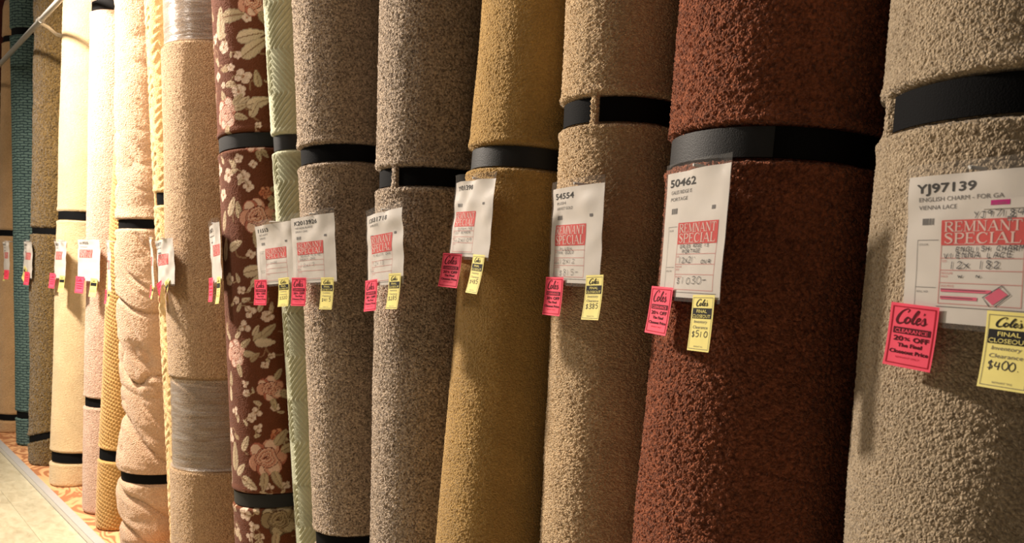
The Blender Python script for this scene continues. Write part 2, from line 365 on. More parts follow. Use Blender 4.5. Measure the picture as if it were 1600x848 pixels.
def paint_floral(ARC, Z):
    """Rasterise the woven rose pattern into one colour per vertex of the carpet grid."""
    rng = np.random.RandomState(7)
    C = np.empty(ARC.shape + (4,), np.float32); C[...] = lin(110, 60, 35)
    X = -ARC
    def window(x, z, r):
        rows = np.where(np.abs(Z[:, 0] - z) < r)[0]; cols = np.where(np.abs(X[0] - x) < r)[0]
        if len(rows) == 0 or len(cols) == 0: return None
        return slice(rows[0], rows[-1] + 1), slice(cols[0], cols[-1] + 1)
    def put(w, mask, col):
        sub = C[w]; sub[mask] = lin(*col)
    def leaf(x, z, s, deg, col, vein):
        w = window(x, z, s * 1.2)
        if w is None: return
        dx = X[w] - x; dz = Z[w] - z; c, sn = math.cos(R(deg)), math.sin(R(deg))
        u = (dx * c + dz * sn) / s; v = (-dx * sn + dz * c) / s
        prof = .46 * np.sqrt(np.clip(1 - u * u, 0, 1)) * (1 - .35 * u) + .02 * np.sin(u * 16)
        m = (np.abs(u) < 1) & (np.abs(v) < prof)
        put(w, m, col)
        put(w, m & (v > .03) & (np.abs(v) < prof * .82), tuple(min(255, int(k * 1.06)) for k in col))
        put(w, m & (np.abs(v) > prof * .86), tuple(int(k * .86) for k in col))
        put(w, m & (np.abs(v) < .035) & (u < .8), vein)
    def stem(x0, z0, x1, z1, bend, col, wd=.0030):
        n = 40; t = np.linspace(0, 1, n); xs = x0 + (x1 - x0) * t + bend * np.sin(t * math.pi) * (z1 - z0); zs = z0 + (z1 - z0) * t - bend * np.sin(t * math.pi) * (x1 - x0)
        for a, b in zip(xs, zs):
            w = window(a, b, .006)
            if w: put(w, np.hypot(X[w] - a, Z[w] - b) < wd, col)
    def blossom(x, z, s):
        n = rng.randint(3, 6); ph = rng.rand() * 6
        for k in range(n):
            a = ph + k * 2 * math.pi / n + rng.rand() * .5; px, pz = x + math.cos(a) * s * .6, z + math.sin(a) * s * .5
            w = window(px, pz, s)
            if w is None: continue
            d = np.hypot((X[w] - px), (Z[w] - pz) * 1.15) / s
            put(w, d < .52, (230, 200, 176)); put(w, (d < .30) & (X[w] > px), (246, 222, 202))
        w = window(x, z, s)
        if w: put(w, np.hypot(X[w] - x, Z[w] - z) < s * .2, (176, 116, 84))
        if rng.rand() < .8:
            a = rng.rand() * 6; stem(x, z, x + math.cos(a) * s * 2.3, z + math.sin(a) * s * 1.7, .25, (176, 146, 112), .0022)
            leaf(x + math.cos(a) * s * 2, z + math.sin(a) * s * 1.6, s * .8, rng.rand() * 180, (204, 180, 148), (150, 118, 88))
    def rose(x, z, s, kind):
        pal = [((228, 178, 156), (204, 140, 116), (244, 208, 188), (150, 84, 64)), ((222, 162, 134), (190, 114, 90), (240, 200, 174), (120, 58, 42)),
               ((196, 116, 82), (150, 76, 54), (216, 150, 112), (104, 46, 32)), ((160, 138, 104), (122, 102, 76), (190, 170, 136), (88, 62, 44))][kind]
        for k in range(6):   # outer petals
            a = k * 1.05 + rng.rand() * .5; px, pz = x + math.cos(a) * s * .62, z + math.sin(a) * s * .55
            w = window(px, pz, s)
            if w is None: continue
            dx, dz = X[w] - px, Z[w] - pz
            d = np.hypot(dx * math.cos(a) + dz * math.sin(a), 1.0 * (-dx * math.sin(a) + dz * math.cos(a))) / s
            put(w, d < .50, pal[3]); put(w, d < .46, pal[0] if k % 2 else pal[1])
            e = np.hypot(dx - math.cos(a) * s * .12, dz - math.sin(a) * s * .12) / s
            put(w, (d < .46) & (e < .30), pal[2] if k % 3 else pal[0])
        w = window(x, z, s)
        if w is None: return
        dx, dz = X[w] - x, Z[w] - z; ang = np.arctan2(dz, dx); d = np.hypot(dx, dz * 1.12) / s
        wob = d + .05 * np.sin(3 * ang + 1) + .03 * np.sin(5 * ang)
        put(w, wob < .62, pal[3]); put(w, wob < .58, pal[0])
        sp = (wob * 5.2 + ang / (2 * math.pi)) % 1
        put(w, (wob < .58) & (sp < .28), pal[1]); put(w, (wob < .58) & (sp > .78), pal[2]); put(w, (wob < .56) & (sp < .10), pal[3]); put(w, wob < .09, pal[3])
        for k in range(4):
            a = 4.3 + k * .7 + rng.rand(); 
            leaf(x + math.cos(a) * s * 1.35, z + math.sin(a) * s * 1.3, s * .5, math.degrees(a), (194, 170, 136), (146, 114, 84))
    for da, dzz in ((0, 0), (.46, .37), (-.44, -.31)):
        for i, (a, z, s, deg) in enumerate(LEAF):
            s = s * 1.2
            if i % 2 == 0: stem(-a - da, z + dzz, -a - da + s * 1.6 * math.cos(R(deg + 20)), z + dzz - s * 1.2, .3, (150, 116, 84))
            leaf(-a - da, z + dzz, s * .95, deg, ((208, 184, 152), (188, 166, 132), (216, 192, 160))[i % 3], (152, 120, 90))
        for k in range(150):   # filler sprigs
            fx, fz = rng.uniform(-.26, .12), rng.uniform(.25, 2.6)
            if min([9] + [math.hypot(fx - a, (fz - z)) - s * 1.25 for a, z, s, _k in ROSE + LEAF] + [math.hypot(fx - a, fz - z) - s * 1.6 for a, z, s in BLOS]) < .012: continue
            if k % 3 == 0: blossom(-fx - da, fz + dzz, rng.uniform(.010, .016))
            else:
                d0 = rng.uniform(0, 180); leaf(-fx - da, fz + dzz, rng.uniform(.014, .024), d0, ((208, 184, 152), (178, 150, 116))[k % 2], (150, 118, 88))
                stem(-fx - da, fz + dzz, -fx - da + .05 * math.cos(R(d0)), fz + dzz + .05 * math.sin(R(d0)), .3, (160, 122, 90), .002)
        for a, z, s in BLOS: blossom(-a - da, z + dzz, s * 1.35)
        for a, z, s, k in ROSE: rose(-a - da, z + dzz, s * 1.1, k)
    return C.reshape(-1, 4)

def tri(x): return np.abs((x % 1) * 2 - 1)
def relief_green(ARC, Z):
    A, B = .21, .29
    p = np.abs(((ARC + .01) / A) % 1 - .5) * A * 1.25 + np.abs((Z / B) % 1 - .5) * B
    return .0062 * (.5 + .5 * np.cos(2 * math.pi * (p + .003 * vnoise(ARC * 30, Z * 30, 3)) / .0215)) - .003
def relief_leafy(ARC, Z):
    x = ARC + .05 + .022 * np.sin(2 * math.pi * Z / .31)
    k = np.abs(((x / .085) % 1) - .5) * .085
    p = Z + 1.3 * k - 9 * k * k
    vein = np.exp(-(k / .006) ** 2)
    return .0045 * (.5 + .5 * np.cos(2 * math.pi * (p + .010 * vnoise(ARC * 16, Z * 16, 5)) / .042)) - .002 - .0015 * vein
def relief_knit(ARC, Z):
    return .0048 * (np.cos(2 * math.pi * (Z + .45 * ARC) / .024) * np.cos(2 * math.pi * (ARC - .2 * Z) / .030))
def relief_pink(ARC, Z):
    amt = np.clip(1.45 - Z * .50, .30, 1.1)
    wx = .10 * (vnoise(ARC * 4, Z * 4, 21) - .5); wz = .16 * (vnoise(ARC * 5 + 3, Z * 3, 22) - .5)
    n1 = vnoise((ARC + wx) * 3.6 + Z * 2.5, (Z + wz) * 7 - ARC * 4, 11); n2 = vnoise((ARC + wx) * 8 - Z * 5, (Z + wz) * 13, 12); n3 = vnoise(ARC * 2.6, Z * 2.6, 14)
    crease = np.minimum(1, np.abs(n1 - .5) * 6) ** .7; crease2 = np.minimum(1, np.abs(n2 - .5) * 5)
    return amt * (.023 * (crease - .9) + .007 * (crease2 - .8) + .034 * (n3 - .5))
def relief_lumps(k, f=1.0, seed=1):
    return lambda ARC, Z: k * (vnoise(ARC * 5 * f, Z * 3 * f, seed) - .5) + k * .5 * (vnoise(ARC * 11 * f, Z * 8 * f, seed + 1) - .5)

SKEW = {}
def carpet_roll(key, label, z0, z1, dz, da_m, straps=(), wraps=(), relief=None, H=3.66, groove=.016, lap=None, grey=False):  # grey: straps get the webbing with light painted into its colour
    x0, y0, lx, ly, r = ROLL[key]
    ax = Vector((lx, ly, 1)).normalized()
    q = Vector((0, 0, 1)).rotation_difference(ax)
    e = bpy.data.objects.new('carpet_roll', None); COL.objects.link(e)
    e.location = (x0 + lx * PZ, y0 + ly * PZ, PZ); e.rotation_mode = 'QUATERNION'; e.rotation_quaternion = q
    tag(e, label, 'carpet roll', 'carpet rolls standing along the platform')
    Rm = np.array(q.to_matrix()); SKEW[key] = (e, Rm)
    # local strap heights: (front height in the room, facing angle, half height, gap angle or None, tilt)
    S_ = []
    for (zf, ad, hh, gap, tilt) in straps:
        a = R(ad); zs = zf - PZ - lx * r * math.cos(a) + ly * r * math.sin(a)
        S_.append((zs, hh, None if gap is None else R(gap), tilt, a))
    # grid
    a_d0, a_d1 = R(-140), R(78)
    nd = max(24, int((a_d1 - a_d0) * r / da_m))
    aa = np.concatenate([np.linspace(a_d0, a_d1, nd), np.linspace(a_d1, a_d0 + 2 * math.pi, 24)[1:-1]])
    zz = np.concatenate([[0, .004, .008, .014], np.linspace(.02, z0, max(3, int((z0 - .02) / max(dz * 4, .012)) + 2))[:-1], np.linspace(z0, z1, int((z1 - z0) / dz) + 1), np.linspace(z1, H, max(3, int((H - z1) / .05)))[1:]]) if z0 > .03 else \
         np.concatenate([[0, .004, .008, .014], np.linspace(.02, z1, int(z1 / dz)), np.linspace(z1, H, max(3, int((H - z1) / .05)))[1:]])
    A_, Z_ = np.meshgrid(aa, zz)
    ARC = A_ * r
    rad = np.full(A_.shape, r) + .004 * (vnoise(ARC * 3 + 9, Z_ * 2.5, hash_key(key)) - .5) 
    if relief is not None:
        near_strap = np.zeros(A_.shape)
        for (zs, hh, gap, tilt, a0) in S_: near_strap = np.maximum(near_strap, np.exp(-((Z_ - zs) / (hh + .022)) ** 4))
        rad = rad + relief(ARC, Z_) * (1 - .9 * near_strap)
    for (zs, hh, gap, tilt, a0) in S_:
        d = np.abs(Z_ - zs - tilt * r * np.sin(A_ - a0))
        g = 1 - smooth01((d - hh - .001) / .007)
        if gap is not None: g = g * smooth01((np.abs(A_ - gap) * r - .007) / .007)
        rad = rad - groove * g + .003 * np.exp(-((d - hh - .014) / .010) ** 2)
    for (wa, wb) in wraps:
        d = np.maximum(wa - PZ - Z_, Z_ - (wb - PZ))
        rad = rad - .014 * (1 - smooth01((d + .006) / .02))
    # rounded foot and crown
    rad = rad - .012 * np.clip(1 - Z_ / .02, 0, 1) ** 2
    rad[-1] -= .012
    px = -np.cos(A_) * rad; py = np.sin(A_) * rad
    zmin = (.0004 - Rm[2, 0] * px - Rm[2, 1] * py) / Rm[2, 2]
    zl = np.where(Z_ < .25, Z_ + zmin * (1 - Z_ / .25), Z_)
    nr, nc = A_.shape
    V = np.stack([px, py, zl], -1).reshape(-1, 3)
    i = np.arange(nr - 1)[:, None] * nc; j = np.arange(nc)[None]; j2 = (j + 1) % nc
    Q = np.stack([i + j2, i + j, i + nc + j, i + nc + j2], -1).reshape(-1, 4)
    # end caps
    V = np.concatenate([V, [[0, 0, .0004], [0, 0, H - .004]]])
    T = np.concatenate([np.stack([np.full(nc, nr * nc), j[0], j2[0]], -1), np.stack([np.full(nc, nr * nc + 1), (nr - 1) * nc + j2[0], (nr - 1) * nc + j[0]], -1)])
    uv = np.concatenate([np.stack([-ARC, Z_], -1).reshape(-1, 2), [[0, 0], [0, 0]]])
    cols = None
    if key == 'floral':
        cols = np.concatenate([paint_floral(ARC, Z_), np.tile(lin(60, 40, 30), (2, 1))])
    me = mesh_np('carpet', V, Q, T, True, [M[key], M['backing']], uv, cols, np.concatenate([np.zeros(len(Q)), np.ones(len(T))]))
    obj('carpet', me, e)
    for (zs, hh, gap, tilt, a0) in S_:
        def band(name, b0, b1, rr, th, h2, parent, closed):
            n = 160; A2 = np.linspace(b0, b1, n)
            prof = [(rr, -h2), (rr + th, -h2 + .0006), (rr + th, h2 - .0006), (rr, h2)]
            VV = []
            for k, (pr, pz) in enumerate(prof):
                VV.append(np.stack([-np.cos(A2) * pr, np.sin(A2) * pr, zs + pz + tilt * r * np.sin(A2 - a0)], -1))
            VV = np.stack(VV, 1)  # n,4,3
            ii = np.arange(n - 1)[:, None] * 4; kk = np.arange(4)[None]; k2 = (kk + 1) % 4
            QQ = np.stack([ii + kk, ii + k2, ii + 4 + k2, ii + 4 + kk], -1).reshape(-1, 4)
            caps = np.array([[0, 3, 2, 1], [(n - 1) * 4, (n - 1) * 4 + 1, (n - 1) * 4 + 2, (n - 1) * 4 + 3]])
            return obj(name, mesh_np(name, VV.reshape(-1, 3), np.concatenate([QQ, caps]), None, False, [M['strap_lit' if name == 'strap_end' or grey else 'strap']]), parent)  # strap ends and grey straps take the painted lit tone
        rr = r - groove * .62
        if gap is None: st = band('strap', -math.pi, math.pi - 1e-4, rr, .0018, hh, e, True)
        else: st = band('strap', gap + .012 / r, gap - .012 / r + 2 * math.pi, rr, .0018, hh, e, False)
        if lap: band('strap_end', R(lap[0]), R(lap[1]), rr + .0022, .0016, hh * .98, st, False)
    for k, (wa, wb) in enumerate(wraps):
        n = 140; m = int((wb - wa) / .004)
        A2, Z2 = np.meshgrid(np.linspace(-math.pi, math.pi, n), np.linspace(wa - PZ, wb - PZ, m))
        rr = r - .0085 + .0022 * (vnoise(A2 * 1.2, Z2 * 70, 31 + k) - .5) + .0030 * (vnoise(A2 * 2 + Z2 * 2, Z2 * 22, 33 + k) - .5)
        rr = rr + .006 * np.exp(-(np.minimum(Z2 - Z2.min(), Z2.max() - Z2) / .006) ** 2)
        VV = np.stack([-np.cos(A2) * rr, np.sin(A2) * rr, Z2], -1).reshape(-1, 3)
        ii = np.arange(m - 1)[:, None] * n; jj = np.arange(n - 1)[None]
        QQ = np.stack([ii + jj + 1, ii + jj, ii + n + jj, ii + n + jj + 1], -1).reshape(-1, 4)
        obj('plastic_wrap', mesh_np('plastic_wrap', VV, QQ, None, True, [M['wrap']]), e)
    return e
def hash_key(k): return sum(ord(c) * (i + 3) for i, c in enumerate(k)) % 97

sh = .025
carpet_roll('near', 'beige plush carpet roll at far right with one wide black strap, nearest to the viewer', .9, 2.1, .0033, .0033, [(1.743, 5, .027, 48, 0)], relief=relief_lumps(.006, 1, 3))
carpet_roll('brown', 'dark reddish-brown shaggy carpet roll with a black strap, its lap coloured a lit grey', .8, 2.2, .0035, .0035, [(1.731, -14, .027, None, 0)], lap=(-32, 80), relief=relief_lumps(.007, 1, 5))
carpet_roll('tan', 'light tan plush carpet roll between the brown and golden rolls, strap with a gap', .75, 2.25, .0035, .0035, [(1.843, -53, .026, -17, 0)], relief=relief_lumps(.005, 1.2, 7))
carpet_roll('golden', 'golden-brown velvety carpet roll leaning right, black strap in a painted lit grey above its tag', .65, 2.35, .0035, .0035, [(1.779, -35, .0245, None, 0)], relief=relief_lumps(.004, 1, 9), grey=True)
carpet_roll('greige', 'speckled grey-beige carpet roll just left of the golden one, strap gap above tag', .6, 2.4, .0038, .0038, [(1.746, -51, .0240, -14, 0)], relief=relief_lumps(.004, 1, 13))
carpet_roll('grey', 'speckled brownish-grey carpet roll right of the sage green one, plain black strap', .5, 2.45, .004, .004, [(1.847, -45, .025, None, 0), (.640, -10, .022, None, 0)], relief=relief_lumps(.004, 1, 17))
carpet_roll('green', 'thin sage green carpet roll with sculpted diamond and chevron ridges', .4, 2.55, .004, .0035, [(1.911, -15, .0245, None, 0)], relief=relief_green, groove=.009, grey=True)
carpet_roll('floral', 'brown carpet roll with pink roses and cream leaves, two black straps', .3, 2.6, .0032, .003, [(1.936, -33, .0240, None, 0), (.683, -42, .0230, None, 0)], groove=.010, grey=True)
carpet_roll('wrapped', 'camel plush carpet roll with two bands of clear stretch wrap', .1, 2.6, .0055, .005, (), [(.646, 1.025), (2.395, 2.85)], relief=relief_lumps(.006, 1, 19))
carpet_roll('leafy', 'thin straw-yellow carpet roll with sculpted leaf relief, squeezed behind the camel roll', .2, 2.8, .0045, .004, [(1.794, -4, .026, 2, 0)], relief=relief_leafy, groove=.009)
carpet_roll('pink', 'blush pink carpet roll, sagging in deep folds, two black straps', .02, 2.95, .007, .006, [(1.699, -33, .021, None, 0), (.441, -47, .022, None, 0)], relief=relief_pink, groove=.018)
carpet_roll('knit', 'gold ribbed loop carpet roll standing left of the folded blush roll', .02, 2.2, .0055, .005, [(.460, -27, .029, None, 0)], relief=relief_knit, groove=.009)
carpet_roll('mauve', 'pale mauve-beige twist carpet roll between cream and gold ribbed rolls', .02, 3.2, .008, .007, [(2.965, -45, .027, None, 0), (.698, -21, .024, None, 0)], relief=relief_lumps(.004, 1, 23))
carpet_roll('cream', 'cream loop carpet roll bulging to the left above its low black strap', .02, 3.3, .008, .007, [(1.816, -46, .027, None, 0), (.232, -49, .033, None, 0)], relief=relief_lumps(.006, .7, 25))
carpet_roll('olive', 'dark olive-brown shaggy carpet roll with a slanting bottom strap', .02, 3.45, .009, .008, [(1.732, -48, .021, None, 0), (.252, -38, .023, None, -.25)], relief=relief_lumps(.012, 1, 27))
carpet_roll('teal', 'teal woven loop carpet roll left of the olive-brown one', .02, 3.5, .007, .007, [(3.290, -46, .027, None, 0), (.290, -29, .025, None, 0)])
carpet_roll('far', 'plain sand carpet roll at far left edge with three black straps', .02, 3.4, .012, .012, [(3.392, -24, .024, None, 0), (1.759, -31, .025, None, 0), (.178, -46, .025, None, 0)], H=3.66)
carpet_roll('maroon', 'tall dark maroon carpet roll in the top left corner, farthest one', .02, 3.4, .02, .02, (), H=3.95)

# ------------------------------------------------------------------ lettering
_fc = {}
def bfont(s):
    """Triangles of a line of text in Blender's built-in face; cap height 1, starting at x = 0."""
    if s in _fc: return _fc[s]
    c = bpy.data.curves.new('lettering', 'FONT'); c.body = s; c.size = 1; c.resolution_u = 3
    o = bpy.data.objects.new('lettering', c); COL.objects.link(o)
    dg = bpy.context.evaluated_depsgraph_get()
    me = bpy.data.meshes.new_from_object(o.evaluated_get(dg)); me.calc_loop_triangles()
    v = np.empty(len(me.vertices) * 3, np.float32); me.vertices.foreach_get('co', v); v = v.reshape(-1, 3)[:, :2]
    t = np.empty(len(me.loop_triangles) * 3, np.int32); me.loop_triangles.foreach_get('vertices', t); t = t.reshape(-1, 3)
    bpy.data.objects.remove(o); bpy.data.curves.remove(c); bpy.data.meshes.remove(me)
    v = v - [v[:, 0].min(), 0]; v = v / .73
    _fc[s] = (v, t); return _fc[s]

class Print:
    """Flat print collected as 2-D triangles on a sheet."""
    def __init__(s): s.v = []; s.t = []; s.n = 0
    def add(s, v, t):
        s.v.append(np.asarray(v, float)); s.t.append(np.asarray(t, int) + s.n); s.n += len(v)
    def quad(s, p): s.add(p, [(0, 1, 2), (0, 2, 3)])
    def rect(s, x0, y0, x1, y1, nx=6, ny=6):
        xs = np.linspace(x0, x1, nx + 1); ys = np.linspace(y0, y1, ny + 1); X, Y = np.meshgrid(xs, ys)
        v = np.stack([X, Y], -1).reshape(-1, 2); t = []
        for j in range(ny):
            for i in range(nx):
                a = j * (nx + 1) + i; t += [(a, a + 1, a + nx + 2), (a, a + nx + 2, a + nx + 1)]
        s.add(v, t)
    def frame(s, x0, y0, x1, y1, w):
        s.rect(x0, y0, x1, y0 + w, 6, 1); s.rect(x0, y1 - w, x1, y1, 6, 1); s.rect(x0, y0, x0 + w, y1, 1, 6); s.rect(x1 - w, y0, x1, y1, 1, 6)
    def text(s, st, x, y, h, width=None, bold=0.0, slant=0, rot=0, center=False):
        v, t = bfont(st); w = v[:, 0].max()
        k = (width / w) if width else h
        v = v * [k, h]
        if center: v = v - [w * k / 2, 0]
        v[:, 0] += v[:, 1] * slant
        offs = [(0, 0)] if not bold else [(0, 0), (bold * h, 0), (bold * h * .5, bold * h * .4), (bold * h * .5, -bold * h * .4)]
        c, sn = math.cos(rot), math.sin(rot)
        for ox, oy in offs:
            vv = v + [ox, oy]
            s.add(np.stack([vv[:, 0] * c - vv[:, 1] * sn + x, vv[:, 0] * sn + vv[:, 1] * c + y], -1), t)
    def line(s, pts, w):
        """A stroke: w is a width or one width per point."""
        p = np.asarray(pts, float); n = len(p)
        ws = np.full(n, w) if np.isscalar(w) else np.asarray(w, float)
        d = np.gradient(p, axis=0); d /= np.maximum(np.linalg.norm(d, axis=1, keepdims=True), 1e-9)
        nn = np.stack([-d[:, 1], d[:, 0]], -1) * ws[:, None] / 2
        v = np.concatenate([p + nn, p - nn]); t = []
        for i in range(n - 1): t += [(i, n + i, n + i + 1), (i, n + i + 1, i + 1)]
        s.add(v, t)
    def done(s): return (np.concatenate(s.v), np.concatenate(s.t)) if s.v else (None, None)

def curve(pts, n=8):
    """Catmull-Rom through the points."""
    p = np.asarray(pts, float)
    if len(p) < 3: return p
    P = np.concatenate([[2 * p[0] - p[1]], p, [2 * p[-1] - p[-2]]]); out = []
    for i in range(len(p) - 1):
        a, b, c, d = P[i:i + 4]
        for t in np.linspace(0, 1, n, endpoint=False):
            out.append(.5 * ((2 * b) + (c - a) * t + (2 * a - 5 * b + 4 * c - d) * t * t + (3 * b - a - 3 * c + d) * t ** 3))
    out.append(p[-1]); return np.array(out)

# roman capitals with thick and thin strokes and serifs (unit height; list of strokes: points, width, curved)
TK, TN = .15, .055
def _serif(x, y, w=.26): return ([(x - w / 2, y), (x + w / 2, y)], .045, 0)
def _stem(x, y0=0, y1=1): return [([(x, y0), (x, y1)], TK, 0), _serif(x, .022), _serif(x, .978)]
def _thin(x0, y0, x1, y1): return [([(x0, y0), (x1, y1)], TN, 0)]
SERIF = {
 'R': (.80, _stem(.16) + [([(.16, .96), (.42, .96), (.60, .86), (.62, .72), (.50, .54), (.16, .52)], [.05, .06, .12, .14, .09, .05], 1), ([(.36, .52), (.72, .03)], TK, 0), _serif(.74, .022, .2)]),
 'E': (.70, _stem(.16) + _thin(.16, .972, .60, .972) + _thin(.16, .51, .46, .51) + _thin(.16, .028, .62, .028) + [([(.585, .97), (.585, .78)], .05, 0), ([(.46, .60), (.46, .42)], .05, 0), ([(.61, .03), (.64, .24)], .05, 0)]),
 'M': (1.02, [([(.16, 0), (.16, 1)], TN, 0), _serif(.16, .022), _serif(.14, .978, .2), ([(.16, .98), (.50, .05)], TK, 0), ([(.50, .05), (.84, .98)], TN, 0)] + _stem(.86)),
 'N': (.88, [([(.16, 0), (.16, 1)], TN, 0), _serif(.16, .022), _serif(.14, .978, .2), ([(.16, .98), (.72, .02)], TK, 0), ([(.72, 0), (.72, 1)], TN, 0), _serif(.72, .978)]),
 'A': (.84, [([(.10, .02), (.42, .98)], TN, 0), ([(.42, .98), (.74, .02)], TK, 0), _serif(.10, .022, .2), _serif(.74, .022, .24)] + _thin(.22, .34, .62, .34)),
 'T': (.74, _stem(.37) + _thin(.06, .972, .68, .972) + [([(.07, .97), (.05, .76)], .05, 0), ([(.67, .97), (.69, .76)], .05, 0)]),
 'S': (.62, [([(.50, .80), (.42, .95), (.28, .97), (.14, .88), (.12, .74), (.22, .60), (.38, .48), (.50, .34), (.48, .16), (.34, .03), (.20, .04), (.10, .16)], [.05, .05, .06, .10, .13, .15, .16, .15, .12, .06, .05, .05], 1), ([(.51, .97), (.51, .76)], .045, 0), ([(.09, .03), (.09, .25)], .045, 0)]),
 'P': (.68, _stem(.16) + [([(.16, .96), (.40, .96), (.57, .86), (.59, .71), (.48, .50), (.16, .46)], [.05, .06, .12, .14, .09, .05], 1)]),
 'C': (.80, [([(.68, .76), (.58, .92), (.42, .975), (.22, .87), (.12, .62), (.13, .36), (.24, .12), (.44, .025), (.60, .09), (.70, .24)], [.05, .05, .06, .12, .16, .16, .12, .06, .05, .05], 1), ([(.69, .97), (.69, .74)], .045, 0)]),
 'I': (.34, _stem(.17)),
 'L': (.66, _stem(.16) + _thin(.16, .028, .58, .028) + [([(.57, .03), (.61, .26)], .05, 0)]),
}
def serif_text(P, st, x, y, h, width):
    tot = sum(SERIF[c][0] for c in st); k = width / tot; cx = x
    for c in st:
        adv, strokes = SERIF[c]
        for pts, wd, cv in strokes:
            p = np.asarray(pts, float)
            if cv:
                q = curve(p, 6); ws = np.interp(np.linspace(0, 1, len(q)), np.linspace(0, 1, len(p)), wd)
            else: q, ws = p, wd
            P.line(np.stack([cx + q[:, 0] * k, y + q[:, 1] * h], -1), np.asarray(ws) * (k * .6 + h * .4))
        cx += adv * k

# pen strokes for handwriting
HAND = {
 '0': [[(.3, 1), (.05, .6), (.1, .15), (.35, 0), (.58, .35), (.5, .85), (.28, 1)]], '1': [[(.2, 1), (.16, 0)]],
 '2': [[(.05, .8), (.25, 1), (.5, .8), (.35, .45), (.02, .02), (.6, .05)]], '3': [[(.08, .9), (.35, 1), (.5, .78), (.2, .52), (.52, .3), (.35, .02), (.02, .1)]],
 '4': [[(.15, 1), (.02, .42), (.55, .45)], [(.48, .95), (.40, -.05)]], '5': [[(.5, 1), (.12, .97), (.08, .58), (.4, .58), (.48, .25), (.25, 0), (.02, .08)]],
 '6': [[(.45, 1), (.12, .6), (.05, .2), (.28, 0), (.5, .22), (.32, .5), (.08, .3)]], '7': [[(.02, .95), (.55, .98), (.2, 0)]],
 '8': [[(.42, .85), (.2, 1), (.08, .78), (.45, .3), (.3, 0), (.06, .18), (.42, .7), (.42, .85)]], '9': [[(.48, .8), (.25, 1), (.06, .72), (.3, .5), (.5, .85), (.42, 0)]],
 'X': [[(.02, .75), (.6, .05)], [(.55, .8), (.05, 0)]], '$': [[(.48, .8), (.2, .88), (.1, .65), (.42, .4), (.38, .12), (.05, .15)], [(.3, 1.05), (.22, -.1)]],
 '-': [[(.05, .5), (.5, .56)]], '.': [[(.1, .02), (.16, .03)]], "'": [[(.15, 1.1), (.1, .85)]], ' ': [],
 'A': [[(.02, 0), (.3, 1), (.55, 0)], [(.12, .4), (.45, .38)]], 'B': [[(.08, 0), (.1, 1), (.4, .9), (.38, .58), (.1, .52), (.48, .4), (.42, .05), (.08, 0)]],
 'C': [[(.52, .85), (.3, 1), (.06, .6), (.12, .1), (.5, .1)]], 'D': [[(.08, 0), (.1, 1), (.45, .8), (.5, .3), (.08, 0)]], 'E': [[(.5, .95), (.12, .97), (.08, .02), (.5, .03)], [(.1, .52), (.42, .52)]],
 'G': [[(.5, .85), (.28, 1), (.06, .6), (.14, .08), (.45, .1), (.5, .45), (.3, .45)]], 'H': [[(.08, 1), (.06, 0)], [(.5, 1), (.48, 0)], [(.07, .5), (.5, .52)]],
 'I': [[(.15, 1), (.13, 0)]], 'J': [[(.1, .98), (.5, 1)], [(.34, .98), (.3, .15), (.15, 0), (.02, .18)]], 'L': [[(.1, 1), (.07, .02), (.48, .03)]], 'M': [[(.04, 0), (.12, 1), (.32, .35), (.52, 1), (.6, 0)]],
 'N': [[(.06, 0), (.1, 1), (.46, .05), (.5, 1)]], 'O': [[(.3, 1), (.05, .6), (.1, .15), (.35, 0), (.58, .35), (.5, .85), (.28, 1)]], 'P': [[(.08, 0), (.1, 1), (.45, .88), (.4, .55), (.08, .48)]],
 'R': [[(.08, 0), (.1, 1), (.45, .88), (.4, .58), (.1, .5), (.52, 0)]], 'S': [[(.48, .88), (.2, .98), (.1, .7), (.45, .35), (.3, .02), (.03, .12)]], 'T': [[(.02, .96), (.56, 1)], [(.3, .98), (.26, 0)]],
 'U': [[(.06, 1), (.1, .15), (.35, 0), (.5, .3), (.54, 1)]], 'V': [[(.02, 1), (.26, 0), (.54, 1)]], 'W': [[(.02, 1), (.16, 0), (.3, .7), (.44, 0), (.6, 1)]], 'Y': [[(.03, 1), (.28, .5)], [(.56, 1), (.15, -.1)]], 'Z': [[(.03, .97), (.5, 1), (.02, .02), (.52, .05)]], 'K': [[(.08, 1), (.06, 0)], [(.5, 1), (.1, .45), (.52, 0)]], 'F': [[(.1, 0), (.12, .98), (.5, 1)], [(.1, .52), (.4, .54)]],
}
_hr = np.random.RandomState(4)
def hand(P, st, x, y, h, width=None, w=.0016, rise=0.0):
    adv = .72; k = (width / (len(st) * adv)) if width else h * .9
    for i, c in enumerate(st):
        jx, jy, js = _hr.uniform(-.03, .03), _hr.uniform(-.05, .05), _hr.uniform(.9, 1.1)
        for pts in HAND.get(c, []):
            q = curve(pts, 6)
            X = x + (i * adv + jx + q[:, 0] * js) * k; Y = y + rise * (X - x) + (jy + q[:, 1] * js) * h
            P.line(np.stack([X, Y], -1), w)
